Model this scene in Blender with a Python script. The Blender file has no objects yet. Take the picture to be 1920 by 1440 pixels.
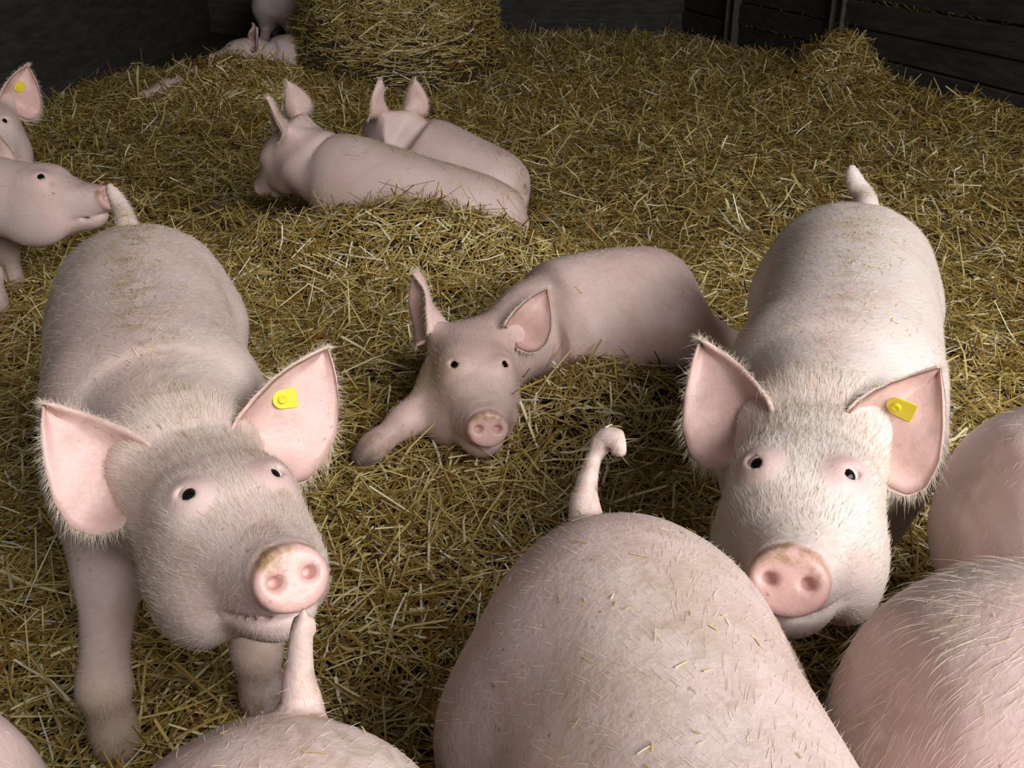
import bpy, math, random
import numpy as np
from mathutils import Vector, Matrix

rng = np.random.default_rng(7)
scene = bpy.context.scene
col = scene.collection

# ------------------------------------------------------------------ camera
cam_d = bpy.data.cameras.new('camera')
cam_d.sensor_width = 36.0
cam_d.lens = 36.0 * 1884.0 / 1920.0
cam_d.clip_start = 0.02
cam = bpy.data.objects.new('camera', cam_d)
cam.location = (0, 0, 1.2)
cam.rotation_euler = (math.radians(90 - 26), 0, 0)
col.objects.link(cam)
scene.camera = cam

# ------------------------------------------------------------------ light
world = bpy.data.worlds.new('World')
scene.world = world
world.use_nodes = True
world.node_tree.nodes['Background'].inputs[0].default_value = (1.0, 0.97, 0.94, 1)
world.node_tree.nodes['Background'].inputs[1].default_value = 0.35


def area_light(name, loc, target, sx, sy, power, color):
    d = bpy.data.lights.new(name, 'AREA')
    d.shape = 'RECTANGLE'; d.size = sx; d.size_y = sy; d.energy = power; d.color = color
    o = bpy.data.objects.new(name, d)
    o.location = loc
    o.rotation_euler = (Vector(target) - Vector(loc)).to_track_quat('-Z', 'Y').to_euler()
    col.objects.link(o)


# daylight falling in through the open front of the barn, behind the camera
area_light('barn_opening_offscreen', (2.6, -1.2, 2.9), (0.2, 2.2, 0.2), 4.0, 1.8, 255, (1.0, 0.975, 0.96))

scene.view_settings.view_transform = 'Standard'
scene.view_settings.look = 'None'
scene.view_settings.gamma = 1.0
scene.view_settings.use_curve_mapping = False
scene.view_settings.exposure = 0.22
scene.cycles.max_bounces = 5
scene.cycles.diffuse_bounces = 3
scene.cycles.glossy_bounces = 2
scene.cycles.transmission_bounces = 2


# ------------------------------------------------------------------ materials
def new_mat(name):
    m = bpy.data.materials.new(name)
    m.use_nodes = True
    nt = m.node_tree
    return m, nt, nt.nodes, nt.links, nt.nodes['Principled BSDF']


def mix(nt, a, b, fac):
    n = nt.nodes.new('ShaderNodeMix'); n.data_type = 'RGBA'
    for s, v in ((n.inputs[0], fac), (n.inputs[6], a), (n.inputs[7], b)):
        if isinstance(v, bpy.types.NodeSocket): nt.links.new(v, s)
        elif isinstance(v, (int, float)): s.default_value = v
        else: s.default_value = (*v, 1)
    return n.outputs[2]


def math_n(nt, op, a, b=None, clamp=False):
    n = nt.nodes.new('ShaderNodeMath'); n.operation = op; n.use_clamp = clamp
    for s, v in ((n.inputs[0], a), (n.inputs[1], b)):
        if v is None: continue
        if isinstance(v, bpy.types.NodeSocket): nt.links.new(v, s)
        else: s.default_value = v
    return n.outputs[0]


def noise(nt, scale, detail=3, rough=0.55, vec=None, dist=0.0):
    n = nt.nodes.new('ShaderNodeTexNoise')
    n.inputs['Scale'].default_value = scale; n.inputs['Detail'].default_value = detail
    n.inputs['Roughness'].default_value = rough; n.inputs['Distortion'].default_value = dist
    if vec is not None: nt.links.new(vec, n.inputs['Vector'])
    return n.outputs['Fac']


def ramp(nt, fac, stops):
    n = nt.nodes.new('ShaderNodeValToRGB')
    e = n.color_ramp.elements
    while len(e) < len(stops): e.new(0.5)
    for el, (p, c) in zip(e, stops):
        el.position = p; el.color = (*c, 1) if len(c) == 3 else c
    nt.links.new(fac, n.inputs[0])
    return n.outputs[0]


def step(nt, v, lo, hi):
    n = nt.nodes.new('ShaderNodeMapRange'); n.clamp = True
    n.interpolation_type = 'SMOOTHSTEP'
    nt.links.new(v, n.inputs[0]); n.inputs[1].default_value = lo; n.inputs[2].default_value = hi
    return n.outputs[0]


def coords(nt, kind='Object'):
    return nt.nodes.new('ShaderNodeTexCoord').outputs[kind]


def mat_skin():
    m, nt, N, L, b = new_mat('pig_skin')
    co = coords(nt)
    at = N.new('ShaderNodeAttribute'); at.attribute_name = 'tint'
    sep = N.new('ShaderNodeSeparateColor'); L.new(at.outputs['Color'], sep.inputs[0])
    info = N.new('ShaderNodeObjectInfo')
    base = mix(nt, (0.64, 0.48, 0.45), (0.70, 0.56, 0.525), step(nt, noise(nt, 7, 4, vec=co), 0.35, 0.65))
    base = mix(nt, base, (0.62, 0.42, 0.40), math_n(nt, 'MULTIPLY', info.outputs['Random'], 0.35))
    base = mix(nt, base, (0.70, 0.45, 0.41), sep.outputs[0])
    base = mix(nt, base, (0.75, 0.69, 0.655), at.outputs['Alpha'])
    base = mix(nt, base, (0.68, 0.40, 0.38), math_n(nt, 'MULTIPLY', step(nt, noise(nt, 4.2, 5, 0.65, co, 0.8), 0.42, 0.72), 0.45))
    # brown smears of dung where the mesh says so, and fine speckles
    g = math_n(nt, 'MULTIPLY', sep.outputs[1], step(nt, noise(nt, 26, 6, 0.7, co, 0.6), 0.38, 0.72))
    base = mix(nt, base, (0.30, 0.19, 0.075), math_n(nt, 'MULTIPLY', g, 0.8, True))
    sp = step(nt, noise(nt, 70, 3, 0.5, co), 0.66, 0.74)
    sp = math_n(nt, 'MULTIPLY', sp, step(nt, noise(nt, 5, 2, 0.5, co), 0.45, 0.65))
    base = mix(nt, base, (0.25, 0.15, 0.085), math_n(nt, 'MULTIPLY', sp, 0.75))
    sm = step(nt, noise(nt, 3.1, 5, 0.62, co, 0.4), 0.52, 0.72)
    base = mix(nt, base, (0.47, 0.34, 0.22), math_n(nt, 'MULTIPLY', sm, 0.7))
    base = mix(nt, base, (0.085, 0.065, 0.055), sep.outputs[2])
    L.new(base, b.inputs['Base Color'])
    L.new(math_n(nt, 'SUBTRACT', 0.52, math_n(nt, 'MULTIPLY', sep.outputs[0], 0.2)), b.inputs['Roughness'])
    b.inputs['Specular IOR Level'].default_value = 0.35
    bp = N.new('ShaderNodeBump'); bp.inputs['Strength'].default_value = 0.25; bp.inputs['Distance'].default_value = 0.004
    L.new(noise(nt, 120, 4, 0.6, co), bp.inputs['Height'])
    L.new(bp.outputs[0], b.inputs['Normal'])
    return m


def mat_hair():
    m, nt, N, L, b = new_mat('pig_bristle')
    hi = N.new('ShaderNodeHairInfo')
    c = mix(nt, (0.86, 0.78, 0.66), (0.62, 0.47, 0.30), step(nt, hi.outputs['Random'], 0.55, 1.0))
    L.new(c, b.inputs['Base Color'])
    b.inputs['Roughness'].default_value = 0.45
    return m


def mat_eye():
    m, nt, N, L, b = new_mat('pig_eye')
    sx = N.new('ShaderNodeSeparateXYZ'); L.new(coords(nt), sx.inputs[0])
    c = ramp(nt, math_n(nt, 'MULTIPLY', sx.outputs[0], 1 / 0.0185),
             [(0.0, (0.75, 0.68, 0.64)), (0.775, (0.72, 0.66, 0.62)), (0.815, (0.035, 0.018, 0.012)), (0.93, (0.004, 0.004, 0.004))])
    L.new(c, b.inputs['Base Color'])
    b.inputs['Roughness'].default_value = 0.05
    b.inputs['Specular IOR Level'].default_value = 0.2
    return m


def mat_tag():
    m, nt, N, L, b = new_mat('yellow_plastic')
    c = mix(nt, (0.80, 0.66, 0.02), (0.60, 0.46, 0.03), step(nt, noise(nt, 90, 3), 0.5, 0.75))
    L.new(c, b.inputs['Base Color'])
    b.inputs['Roughness'].default_value = 0.38
    return m


def mat_straw():
    m, nt, N, L, b = new_mat('straw_stalks')
    at = N.new('ShaderNodeAttribute'); at.attribute_name = 'shade'
    c = ramp(nt, at.outputs['Fac'], [(0.0, (0.10, 0.040, 0.007)), (0.25, (0.25, 0.135, 0.022)), (0.55, (0.46, 0.34, 0.095)),
                                     (0.80, (0.64, 0.53, 0.22)), (0.93, (0.80, 0.71, 0.42)), (1.0, (0.92, 0.87, 0.70))])
    L.new(c, b.inputs['Base Color'])
    b.inputs['Roughness'].default_value = 0.42
    b.inputs['Specular IOR Level'].default_value = 0.5
    return m


def mat_litter():
    m, nt, N, L, b = new_mat('trodden_litter')
    co = coords(nt)
    c = mix(nt, (0.040, 0.024, 0.010), (0.12, 0.078, 0.028), step(nt, noise(nt, 60, 6, 0.7, co), 0.35, 0.7))
    L.new(c, b.inputs['Base Color'])
    b.inputs['Roughness'].default_value = 0.9
    bp = N.new('ShaderNodeBump'); bp.inputs['Distance'].default_value = 0.03
    L.new(noise(nt, 80, 5, 0.7, co), bp.inputs['Height']); L.new(bp.outputs[0], b.inputs['Normal'])
    return m


def mat_wall(name, a, c2, rough=0.8):
    m, nt, N, L, b = new_mat(name)
    co = coords(nt)
    mp = N.new('ShaderNodeMapping'); mp.inputs['Scale'].default_value = (1.0, 6.0, 6.0)
    L.new(co, mp.inputs[0])
    f = step(nt, noise(nt, 4, 7, 0.7, mp.outputs[0], 0.4), 0.3, 0.75)
    c = mix(nt, a, c2, f)
    L.new(c, b.inputs['Base Color'])
    b.inputs['Roughness'].default_value = rough
    bp = N.new('ShaderNodeBump'); bp.inputs['Distance'].default_value = 0.01; bp.inputs['Strength'].default_value = 0.6
    L.new(noise(nt, 40, 6, 0.7, mp.outputs[0]), bp.inputs['Height']); L.new(bp.outputs[0], b.inputs['Normal'])
    return m


M = dict(skin=mat_skin(), hair=mat_hair(), eye=mat_eye(), tag=mat_tag(), straw=mat_straw(), litter=mat_litter(),
         plank=mat_wall('weathered_plank', (0.030, 0.027, 0.025), (0.085, 0.078, 0.072)),
         post=mat_wall('post_steel', (0.05, 0.045, 0.042), (0.11, 0.10, 0.092), 0.6),
         wall=mat_wall('dark_wall', (0.030, 0.027, 0.025), (0.085, 0.078, 0.072)))


# ------------------------------------------------------------------ helpers
def mesh_obj(name, V, F, mat, parent=None, smooth=True):
    me = bpy.data.meshes.new(name)
    V = np.asarray(V, np.float32)
    if isinstance(F, np.ndarray):
        k = F.shape[1]
        me.vertices.add(len(V)); me.vertices.foreach_set('co', V.ravel())
        me.loops.add(F.size); me.loops.foreach_set('vertex_index', F.astype(np.int32).ravel())
        me.polygons.add(len(F)); me.polygons.foreach_set('loop_start', np.arange(0, F.size, k, dtype=np.int32))
        me.polygons.foreach_set('loop_total', np.full(len(F), k, np.int32))
        me.update(calc_edges=True)
    else:
        me.from_pydata([tuple(v) for v in V], [], F)
    if smooth: me.polygons.foreach_set('use_smooth', np.ones(len(me.polygons), bool))
    me.materials.append(mat)
    o = bpy.data.objects.new(name, me)
    col.objects.link(o)
    if parent: o.parent = parent
    return o


def tag(o, label=None, cat=None, group=None, kind=None):
    for k, v in (('label', label), ('category', cat), ('group', group), ('kind', kind)):
        if v: o[k] = v
    return o


def box(x0, x1, y0, y1, z0, z1, bev=0.0):
    if bev <= 0:
        V = [(x, y, z) for z in (z0, z1) for y in (y0, y1) for x in (x0, x1)]
        return V, [(0, 2, 3, 1), (4, 5, 7, 6), (0, 1, 5, 4), (2, 6, 7, 3), (0, 4, 6, 2), (1, 3, 7, 5)]
    # long along x, chamfered in y/z
    prof = [(y0 + bev, z0), (y1 - bev, z0), (y1, z0 + bev), (y1, z1 - bev), (y1 - bev, z1), (y0 + bev, z1), (y0, z1 - bev), (y0, z0 + bev)]
    V = [(x, y, z) for x in (x0, x1) for y, z in prof]
    F = [tuple(range(7, -1, -1)), tuple(range(8, 16))] + [(i, (i + 1) % 8, 8 + (i + 1) % 8, 8 + i) for i in range(8)]
    return V, F


def vnoise(x, y, s, seed):
    """smooth value noise on arrays"""
    x = np.asarray(x) * s + seed * 17.3; y = np.asarray(y) * s + seed * 9.1
    xi, yi = np.floor(x), np.floor(y); fx, fy = x - xi, y - yi
    fx = fx * fx * (3 - 2 * fx); fy = fy * fy * (3 - 2 * fy)
    def h(a, b):
        v = np.sin(a * 127.1 + b * 311.7 + seed * 74.7) * 43758.5453
        return v - np.floor(v)
    return ((h(xi, yi) * (1 - fx) + h(xi + 1, yi) * fx) * (1 - fy) + (h(xi, yi + 1) * (1 - fx) + h(xi + 1, yi + 1) * fx) * fy) - 0.5


# ------------------------------------------------------------------ the bedding surface
MOUNDS = [  # x, y, height, rx, ry, rotation
    (0.17, 2.20, 0.13, 0.27, 0.13, 0.55),     # banked up before the resting pig
    (-0.40, 3.38, 0.22, 0.55, 0.15, -0.12),    # banked up before the sleeping pig
    (-1.50, 7.10, 0.05, 0.45, 0.14, -0.3),
    (-1.78, 6.54, 0.30, 0.60, 0.34, 0.3),
    (2.25, 7.2, 0.28, 0.25, 0.3, 0.0),        # swept up by the plank wall
    (0.6, 8.2, 0.12, 0.9, 0.7, 0.0),
]


def bed(x, y):
    x = np.asarray(x, float); y = np.asarray(y, float)
    z = 0.07 * vnoise(x, y, 1.1, 3) + 0.045 * vnoise(x, y, 3.3, 5) + 0.02 * vnoise(x, y, 9.0, 8)
    k = np.clip((y - 1.5) / 1.5, 0, 1)
    z = z * (0.35 + 0.65 * k)
    for mx, my, h, rx, ry, a in MOUNDS:
        dx, dy = x - mx, y - my
        u = dx * math.cos(a) + dy * math.sin(a); v = -dx * math.sin(a) + dy * math.cos(a)
        z = z + h * np.exp(-(u / rx) ** 2 - (v / ry) ** 2)
    d = 0.966 * x + 0.258 * y            # heaped a little against the plank wall
    z = z + 0.10 * np.exp(-((d - 4.216) / 0.45) ** 2) * np.clip((9 - y) / 3, 0, 1)
    return z


# ------------------------------------------------------------------ structure
WN = np.array([0.966, 0.258, 0.0]); WD = np.array([-0.258, 0.966, 0.0]); W0 = 4.216
w_ang = math.atan2(WD[1], WD[0])


def wall_pt(s, off=0.0, z=0.0):
    """s metres along the plank wall, off metres in front of its face"""
    p = WN * (W0 - off) + WD * s
    return (p[0], p[1], z)


nx, ny = 150, 190
gx = np.linspace(-6.0, 6.4, nx); gy = np.linspace(-1.6, 11.7, ny)
GX, GY = np.meshgrid(gx, gy, indexing='ij')
GZ = bed(GX, GY) - 0.035
idx = np.arange(nx * ny).reshape(nx, ny)
FQ = np.stack([idx[:-1, :-1], idx[1:, :-1], idx[1:, 1:], idx[:-1, 1:]], -1).reshape(-1, 4)
floor = mesh_obj('floor', np.stack([GX, GY, GZ], -1).reshape(-1, 3), FQ, M['litter'])
tag(floor, kind='structure')

# plank wall: posts with planks slotted between them
wall_loc = Vector(WN * W0)


def along_wall(o):
    o.location = wall_loc; o.rotation_euler = (0, 0, w_ang)
    return o


V, F = box(-4.0, 12.6, -0.20, -0.07, -0.3, 3.2)
wall_right = along_wall(tag(mesh_obj('wall_right', V, F, M['wall'], smooth=False), kind='structure'))
posts = [-0.8, 1.7, 4.2, 6.70, 8.35, 10.80]
for ps in posts:
    V, F = [], []
    for a in ((ps - 0.075, ps - 0.060, -0.08, 0.055), (ps + 0.060, ps + 0.075, -0.08, 0.055), (ps - 0.062, ps + 0.062, -0.05, 0.018)):
        v, f = box(*a, -0.3, 3.2)
        F += [tuple(i + len(V) for i in q) for q in f]; V += v
    mesh_obj('post', V, F, M['post'], wall_right, smooth=False)
R1 = random.Random(4)
for p0, p1 in zip(posts[:-1], posts[1:]):
    for k in range(-1, 9):
        z0 = 0.03 + 0.17 * k
        y1 = R1.uniform(-0.012, 0.006) + (0.022 if z0 < 0.5 and p0 > 4 and p0 < 6 else 0)
        a = R1.uniform(-0.004, 0.004)
        V, F = box(p0 + 0.078, p1 - 0.078, -0.065, y1, z0 + 0.005 + a, z0 + 0.165, 0.009)
        mesh_obj('plank', V, F, M['plank'], wall_right, smooth=False)

V, F = box(-7.5, 2.6, 0.0, 0.15, -0.3, 3.2)
o = mesh_obj('wall_back', V, F, M['wall'], smooth=False); o.location = (0, 10.2, 0); tag(o, kind='structure')
V, F = box(-13.6, 2.0, 0.0, 0.15, -0.3, 3.2)
o = mesh_obj('wall_left', V, F, M['wall'], smooth=False); o.location = (-3.05, 0, 0); o.rotation_euler = (0, 0, math.radians(-90)); tag(o, kind='structure')
V, F = box(-9, 7.5, -1.0, 12.2, 3.9, 4.0)
tag(mesh_obj('ceiling', V, F, M['wall'], smooth=False), kind='structure')


# ------------------------------------------------------------------ pig modelling: implicit surface, then surface nets
def catmull(P, n):
    P = np.asarray(P, float)
    P = np.vstack([2 * P[0] - P[1], P, 2 * P[-1] - P[-2]])
    m = len(P) - 3
    out = []
    # uniform in chord length of the first three columns
    L = np.concatenate([[0], np.cumsum(np.linalg.norm(np.diff(P[1:-1, :3], axis=0), axis=1))])
    for s in np.linspace(0, L[-1], n):
        i = min(int(np.searchsorted(L, s, 'right')) - 1, m - 1)
        t = (s - L[i]) / max(L[i + 1] - L[i], 1e-9)
        p0, p1, p2, p3 = P[i:i + 4]
        # chord-aware tangents to avoid overshoot
        h = L[i + 1] - L[i]
        h0 = L[i] - L[i - 1] if i > 0 else h
        h1 = L[i + 2] - L[i + 1] if i + 2 < len(L) else h
        m1 = (p2 - p0) / (h0 + h) * h; m2 = (p3 - p1) / (h + h1) * h
        t2, t3 = t * t, t ** 3
        out.append((2 * t3 - 3 * t2 + 1) * p1 + (t3 - 2 * t2 + t) * m1 + (-2 * t3 + 3 * t2) * p2 + (t3 - t2) * m2)
    return np.array(out)


class Field:
    def __init__(self, ax):
        self.ax = ax
        self.D = np.full([len(a) for a in ax], 1.0, np.float32)

    def block(self, lo, hi):
        sl = []
        for a, l, h in zip(self.ax, lo, hi):
            i0 = max(int(np.searchsorted(a, l)) - 1, 0); i1 = min(int(np.searchsorted(a, h)) + 1, len(a))
            if i1 <= i0: return None, None
            sl.append(slice(i0, i1))
        g = np.meshgrid(*[a[s] for a, s in zip(self.ax, sl)], indexing='ij')
        return tuple(sl), np.stack(g, -1).reshape(-1, 3).astype(np.float32)

    def add(self, fn, lo, hi, k=0.03, sub=False):
        m = k + 0.03
        sl, P = self.block(np.asarray(lo) - m, np.asarray(hi) + m)
        if sl is None: return
        cur = self.D[sl]
        d = fn(P).reshape(cur.shape)
        if sub:
            a, b = -cur, d
            hh = np.maximum(k - np.abs(a - b), 0) / k
            self.D[sl] = -(np.minimum(a, b) - hh * hh * k * 0.25)
        else:
            hh = np.maximum(k - np.abs(cur - d), 0) / k
            self.D[sl] = np.minimum(cur, d) - hh * hh * k * 0.25

    def sample(self, p):
        i = [int(np.clip(np.searchsorted(a, v), 1, len(a) - 1)) for a, v in zip(self.ax, p)]
        return float(self.D[tuple(i)])

    def nets(self):
        D = self.D; S = D < 0
        n = D.shape
        cnt = np.zeros([q - 1 for q in n], np.int8)
        for dx in (0, 1):
            for dy in (0, 1):
                for dz in (0, 1):
                    cnt += S[dx:n[0] - 1 + dx, dy:n[1] - 1 + dy, dz:n[2] - 1 + dz]
        act = (cnt > 0) & (cnt < 8)
        I = np.argwhere(act)
        vid = np.full(act.shape, -1, np.int64); vid[act] = np.arange(len(I))
        X = [np.asarray(a) for a in self.ax]
        acc = np.zeros((len(I), 3)); wgt = np.zeros(len(I))
        cs = [(a, b, c) for a in (0, 1) for b in (0, 1) for c in (0, 1)]
        for c0 in cs:
            for axis in range(3):
                if c0[axis]: continue
                c1 = list(c0); c1[axis] = 1
                i0 = I + np.array(c0); i1 = I + np.array(c1)
                d0 = D[i0[:, 0], i0[:, 1], i0[:, 2]]; d1 = D[i1[:, 0], i1[:, 1], i1[:, 2]]
                cr = (d0 < 0) != (d1 < 0)
                t = np.where(cr, d0 / np.where(cr, d0 - d1, 1), 0)
                p0 = np.stack([X[q][i0[:, q]] for q in range(3)], -1); p1 = np.stack([X[q][i1[:, q]] for q in range(3)], -1)
                acc += np.where(cr[:, None], p0 + (p1 - p0) * t[:, None], 0); wgt += cr
        V = acc / wgt[:, None]
        Fs = []
        for axis in range(3):
            a, b = [(1, 2), (2, 0), (0, 1)][axis]
            s0 = [slice(None)] * 3; s1 = [slice(None)] * 3
            s0[axis] = slice(0, n[axis] - 1); s1[axis] = slice(1, n[axis])
            e = S[tuple(s0)] != S[tuple(s1)]
            J = np.argwhere(e)
            ok = (J[:, a] > 0) & (J[:, b] > 0) & (J[:, a] < n[a] - 1) & (J[:, b] < n[b] - 1)
            J = J[ok]
            q = []
            for da, db in ((-1, -1), (0, -1), (0, 0), (-1, 0)):
                K = J.copy(); K[:, a] += da; K[:, b] += db
                q.append(vid[K[:, 0], K[:, 1], K[:, 2]])
            q = np.stack(q, -1)
            fl = S[J[:, 0], J[:, 1], J[:, 2]]
            q = np.where(fl[:, None], q, q[:, ::-1])
            Fs.append(q)
        Fq = np.concatenate(Fs)
        # light smoothing
        E = np.concatenate([Fq[:, [0, 1]], Fq[:, [1, 2]], Fq[:, [2, 3]], Fq[:, [3, 0]]])
        for lam in (0.5, 0.5):
            s = np.zeros_like(V); c = np.bincount(E[:, 0], minlength=len(V)) + np.bincount(E[:, 1], minlength=len(V))
            for d in range(3):
                s[:, d] = np.bincount(E[:, 0], V[E[:, 1], d], len(V)) + np.bincount(E[:, 1], V[E[:, 0], d], len(V))
            V = V + lam * (s / c[:, None] - V)
        return V, Fq


def sweep_fn(st, up, n=64, e=2.3):
    """distance-like field of a tube through stations (x, y, z, half width, half height)"""
    C = catmull(st, n)
    c = C[:, :3]; w = np.maximum(C[:, 3], 0.004); h = np.maximum(C[:, 4], 0.004)
    T = np.gradient(c, axis=0); ds = np.linalg.norm(T, axis=1); T = T / ds[:, None]
    up = np.asarray(up, float)
    if up.ndim == 1: up = np.repeat(up[None], n, 0)
    else:
        tt = np.linspace(0, 1, len(up)); up = np.stack([np.interp(np.linspace(0, 1, n), tt, up[:, k]) for k in range(3)], -1)
    Sd = np.cross(up, T); Sd /= np.linalg.norm(Sd, axis=1)[:, None]
    Up = np.cross(T, Sd)
    lo = (c - np.maximum(w, h)[:, None]).min(0); hi = (c + np.maximum(w, h)[:, None]).max(0)
    c32 = c.astype(np.float32); A = np.column_stack([c32, (c32 ** 2).sum(1)]).astype(np.float32)

    def fn(P):
        out = np.empty(len(P), np.float32)
        for s in range(0, len(P), 200000):
            p = P[s:s + 200000]
            i = np.argmin(A[:, 3][None] - 2 * (p @ c32.T), axis=1)
            ii = np.clip(i, 1, n - 2)
            def D2(k): q = p - c[k]; return (q * q).sum(1)
            dm, d0, dp = D2(ii - 1), D2(ii), D2(ii + 1)
            t = ii + np.clip(.5 * (dm - dp) / np.maximum(dm - 2 * d0 + dp, 1e-9), -1, 1)
            t = np.clip(t, 0, n - 1.001); j = t.astype(int); f = (t - j)[:, None]
            def L(a): return a[j] * (1 - f) + a[j + 1] * f
            r = p - L(c)
            ww = L(w[:, None])[:, 0]; hh = L(h[:, None])[:, 0]
            u = np.abs((r * L(Sd)).sum(1)) / ww; v = np.abs((r * L(Up)).sum(1)) / hh
            ax = (r * L(T)).sum(1)
            q = (u ** e + v ** e) ** (1 / e)
            lat = (q - 1) * np.minimum(ww, hh)
            end = (t <= 1e-6) | (t >= n - 1.0011)
            ax = np.where(end, np.abs(ax), 0)
            out[s:s + 200000] = np.where(lat > 0, np.sqrt(lat ** 2 + ax ** 2), np.where(end & (ax > 1e-4), np.maximum(lat, ax), lat))
        return out
    return fn, lo, hi


def cone_fn(a, b, ra, rb):
    a = np.asarray(a, float); b = np.asarray(b, float); ab = b - a; L2 = ab @ ab + 1e-12

    def fn(P):
        t = np.clip((P - a) @ ab / L2, 0, 1)
        return np.linalg.norm(P - a - t[:, None] * ab, axis=1) - (ra + (rb - ra) * t)
    r = max(ra, rb)
    return fn, np.minimum(a, b) - r, np.maximum(a, b) + r


def ell_fn(c, R, rad):
    """ellipsoid with axes R (3x3, columns) and radii rad"""
    c = np.asarray(c, float); rad = np.asarray(rad, float)

    def fn(P):
        q = ((P - c) @ R) / rad
        k0 = np.linalg.norm(q, axis=1); k1 = np.linalg.norm(q / rad, axis=1)
        return k0 * (k0 - 1) / np.maximum(k1, 1e-6)
    r = rad.max()
    return fn, c - r, c + r


def disc_fn(c, R, rx, ry, rz, rnd):
    """rounded elliptical slab; axis along R[:,0], half thickness rx"""
    c = np.asarray(c, float)

    def fn(P):
        q = (P - c) @ R
        r = np.sqrt((q[:, 1] / ry) ** 2 + (q[:, 2] / rz) ** 2)
        dl = (r - 1) * min(ry, rz) + rnd; da = np.abs(q[:, 0]) - rx + rnd
        return np.minimum(np.maximum(dl, da), 0) + np.sqrt(np.maximum(dl, 0) ** 2 + np.maximum(da, 0) ** 2) - rnd
    r = max(rx, ry, rz)
    return fn, c - r, c + r


def unit(v):
    v = np.asarray(v, float); return v / np.linalg.norm(v)


def frame(fw, left_hint):
    f = unit(fw); l = np.asarray(left_hint, float); l = unit(l - f * (l @ f))
    return np.stack([f, l, np.cross(f, l)], -1)


I3 = np.eye(3)


def ear_mesh(base, A, C, L, wu, wl, cup, bend, twist, upv, skew, nu=26, nv=18, th=0.0045):
    """leaf shaped ear. A: along the ear, C: where the hollow looks, wu/wl: half widths above/below."""
    A = unit(A); C = unit(np.asarray(C, float) - A * (np.asarray(C, float) @ A)); B = np.cross(C, A)
    if B @ upv < 0: B = -B
    tu = np.array([0, .12, .3, .5, .7, .85, .95, 1.0])
    up = np.array([.62, .88, 1.0, .93, .70, .42, .20, .03]); lo = np.array([.50, .84, 1.04, 1.08, .92, .62, .32, .03])
    P = np.zeros((nu, nv, 3)); Nn = np.zeros((nu, nv, 3))
    us = np.linspace(0, 1, nu) ** 0.9
    for i, u in enumerate(us):
        a = np.interp(u, tu, up) * wu; b = np.interp(u, tu, lo) * wl
        cc = cup * (0.30 + 1.25 * (1 - u) ** 2.2)
        for j in range(nv):
            v = -1 + 2 * j / (nv - 1)
            x = v * (a if v > 0 else b)
            d = cc * (abs(v) ** 2.0 - 0.25)
            ang = twist * u
            bx = x * math.cos(ang) - d * math.sin(ang); bd = x * math.sin(ang) + d * math.cos(ang)
            P[i, j] = np.asarray(base) + A * (u * L) + B * (bx + skew * u * u) + C * (bd + bend * u * u - 0.004 * math.sin(9 * u + 2 * v))
    du = np.gradient(P, axis=0); dv = np.gradient(P, axis=1)
    Nn = np.cross(du, dv); Nn /= np.linalg.norm(Nn, axis=-1)[..., None] + 1e-12
    if (Nn[nu // 3, nv // 2] @ C) < 0: Nn = -Nn
    edge = np.minimum(1.0, np.sqrt(np.clip((1 - np.abs(np.linspace(-1, 1, nv))) * 5, 0, 1)) * .4 + .6)[None, :, None] * np.minimum(1, (1 - us) * 8 + 0.4)[:, None, None]
    Pf = P + Nn * th * edge; Pb = P - Nn * th * edge
    V = np.concatenate([Pf.reshape(-1, 3), Pb.reshape(-1, 3)])
    n = nu * nv; ix = np.arange(n).reshape(nu, nv)
    q = np.stack([ix[:-1, :-1], ix[1:, :-1], ix[1:, 1:], ix[:-1, 1:]], -1).reshape(-1, 4)
    test = np.cross(V[q[0, 1]] - V[q[0, 0]], V[q[0, 3]] - V[q[0, 0]])
    if np.dot(np.cross(P[nu // 3 + 1, nv // 2] - P[nu // 3, nv // 2], P[nu // 3, nv // 2 + 1] - P[nu // 3, nv // 2]), C) < 0:
        q = q[:, ::-1]
    F = [q, q[:, ::-1] + n]
    loop = list(ix[:, 0]) + list(ix[-1, 1:]) + list(ix[::-1, -1][1:]) + list(ix[0, ::-1][1:-1])
    loop = np.array(loop); nx_ = np.roll(loop, -1)
    F.append(np.stack([loop, nx_, nx_ + n, loop + n], -1))
    front = np.concatenate([np.ones(n), np.zeros(n)])
    ee = np.concatenate([P[:, 0], P[-1, 1:-1], P[::-1, -1]])
    cen = P[:, nv // 2].mean(0)
    return V, np.concatenate(F), front, ee, cen, P, C


def hairs(name, roots, dirs, lens, bendv, r0, parent):
    """bristles as real hair curves of four points each"""
    n = len(roots)
    cu = bpy.data.hair_curves.new(name)
    cu.add_curves([4] * n)
    t = np.array([0, 0.33, 0.67, 1.0])[None, :, None]
    P = roots[:, None] + dirs[:, None] * lens[:, None, None] * t + bendv[:, None] * lens[:, None, None] * t ** 2
    cu.points.foreach_set('position', P.astype(np.float32).ravel())
    cu.points.foreach_set('radius', np.tile(np.array([1, .85, .6, .12], np.float32) * r0, n))
    cu.materials.append(M['hair'])
    o = bpy.data.objects.new(name, cu); col.objects.link(o); o.parent = parent
    o['kind'] = 'stuff'
    return o


PIGS = []
BODY = [(-.50, .455, .015, .015), (-.488, .452, .095, .10), (-.45, .447, .140, .142), (-.38, .44, .166, .170), (-.24, .43, .178, .184),
        (-.06, .42, .182, .190), (.10, .42, .182, .190), (.22, .425, .178, .186), (.32, .435, .158, .172), (.42, .46, .118, .136)]


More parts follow.
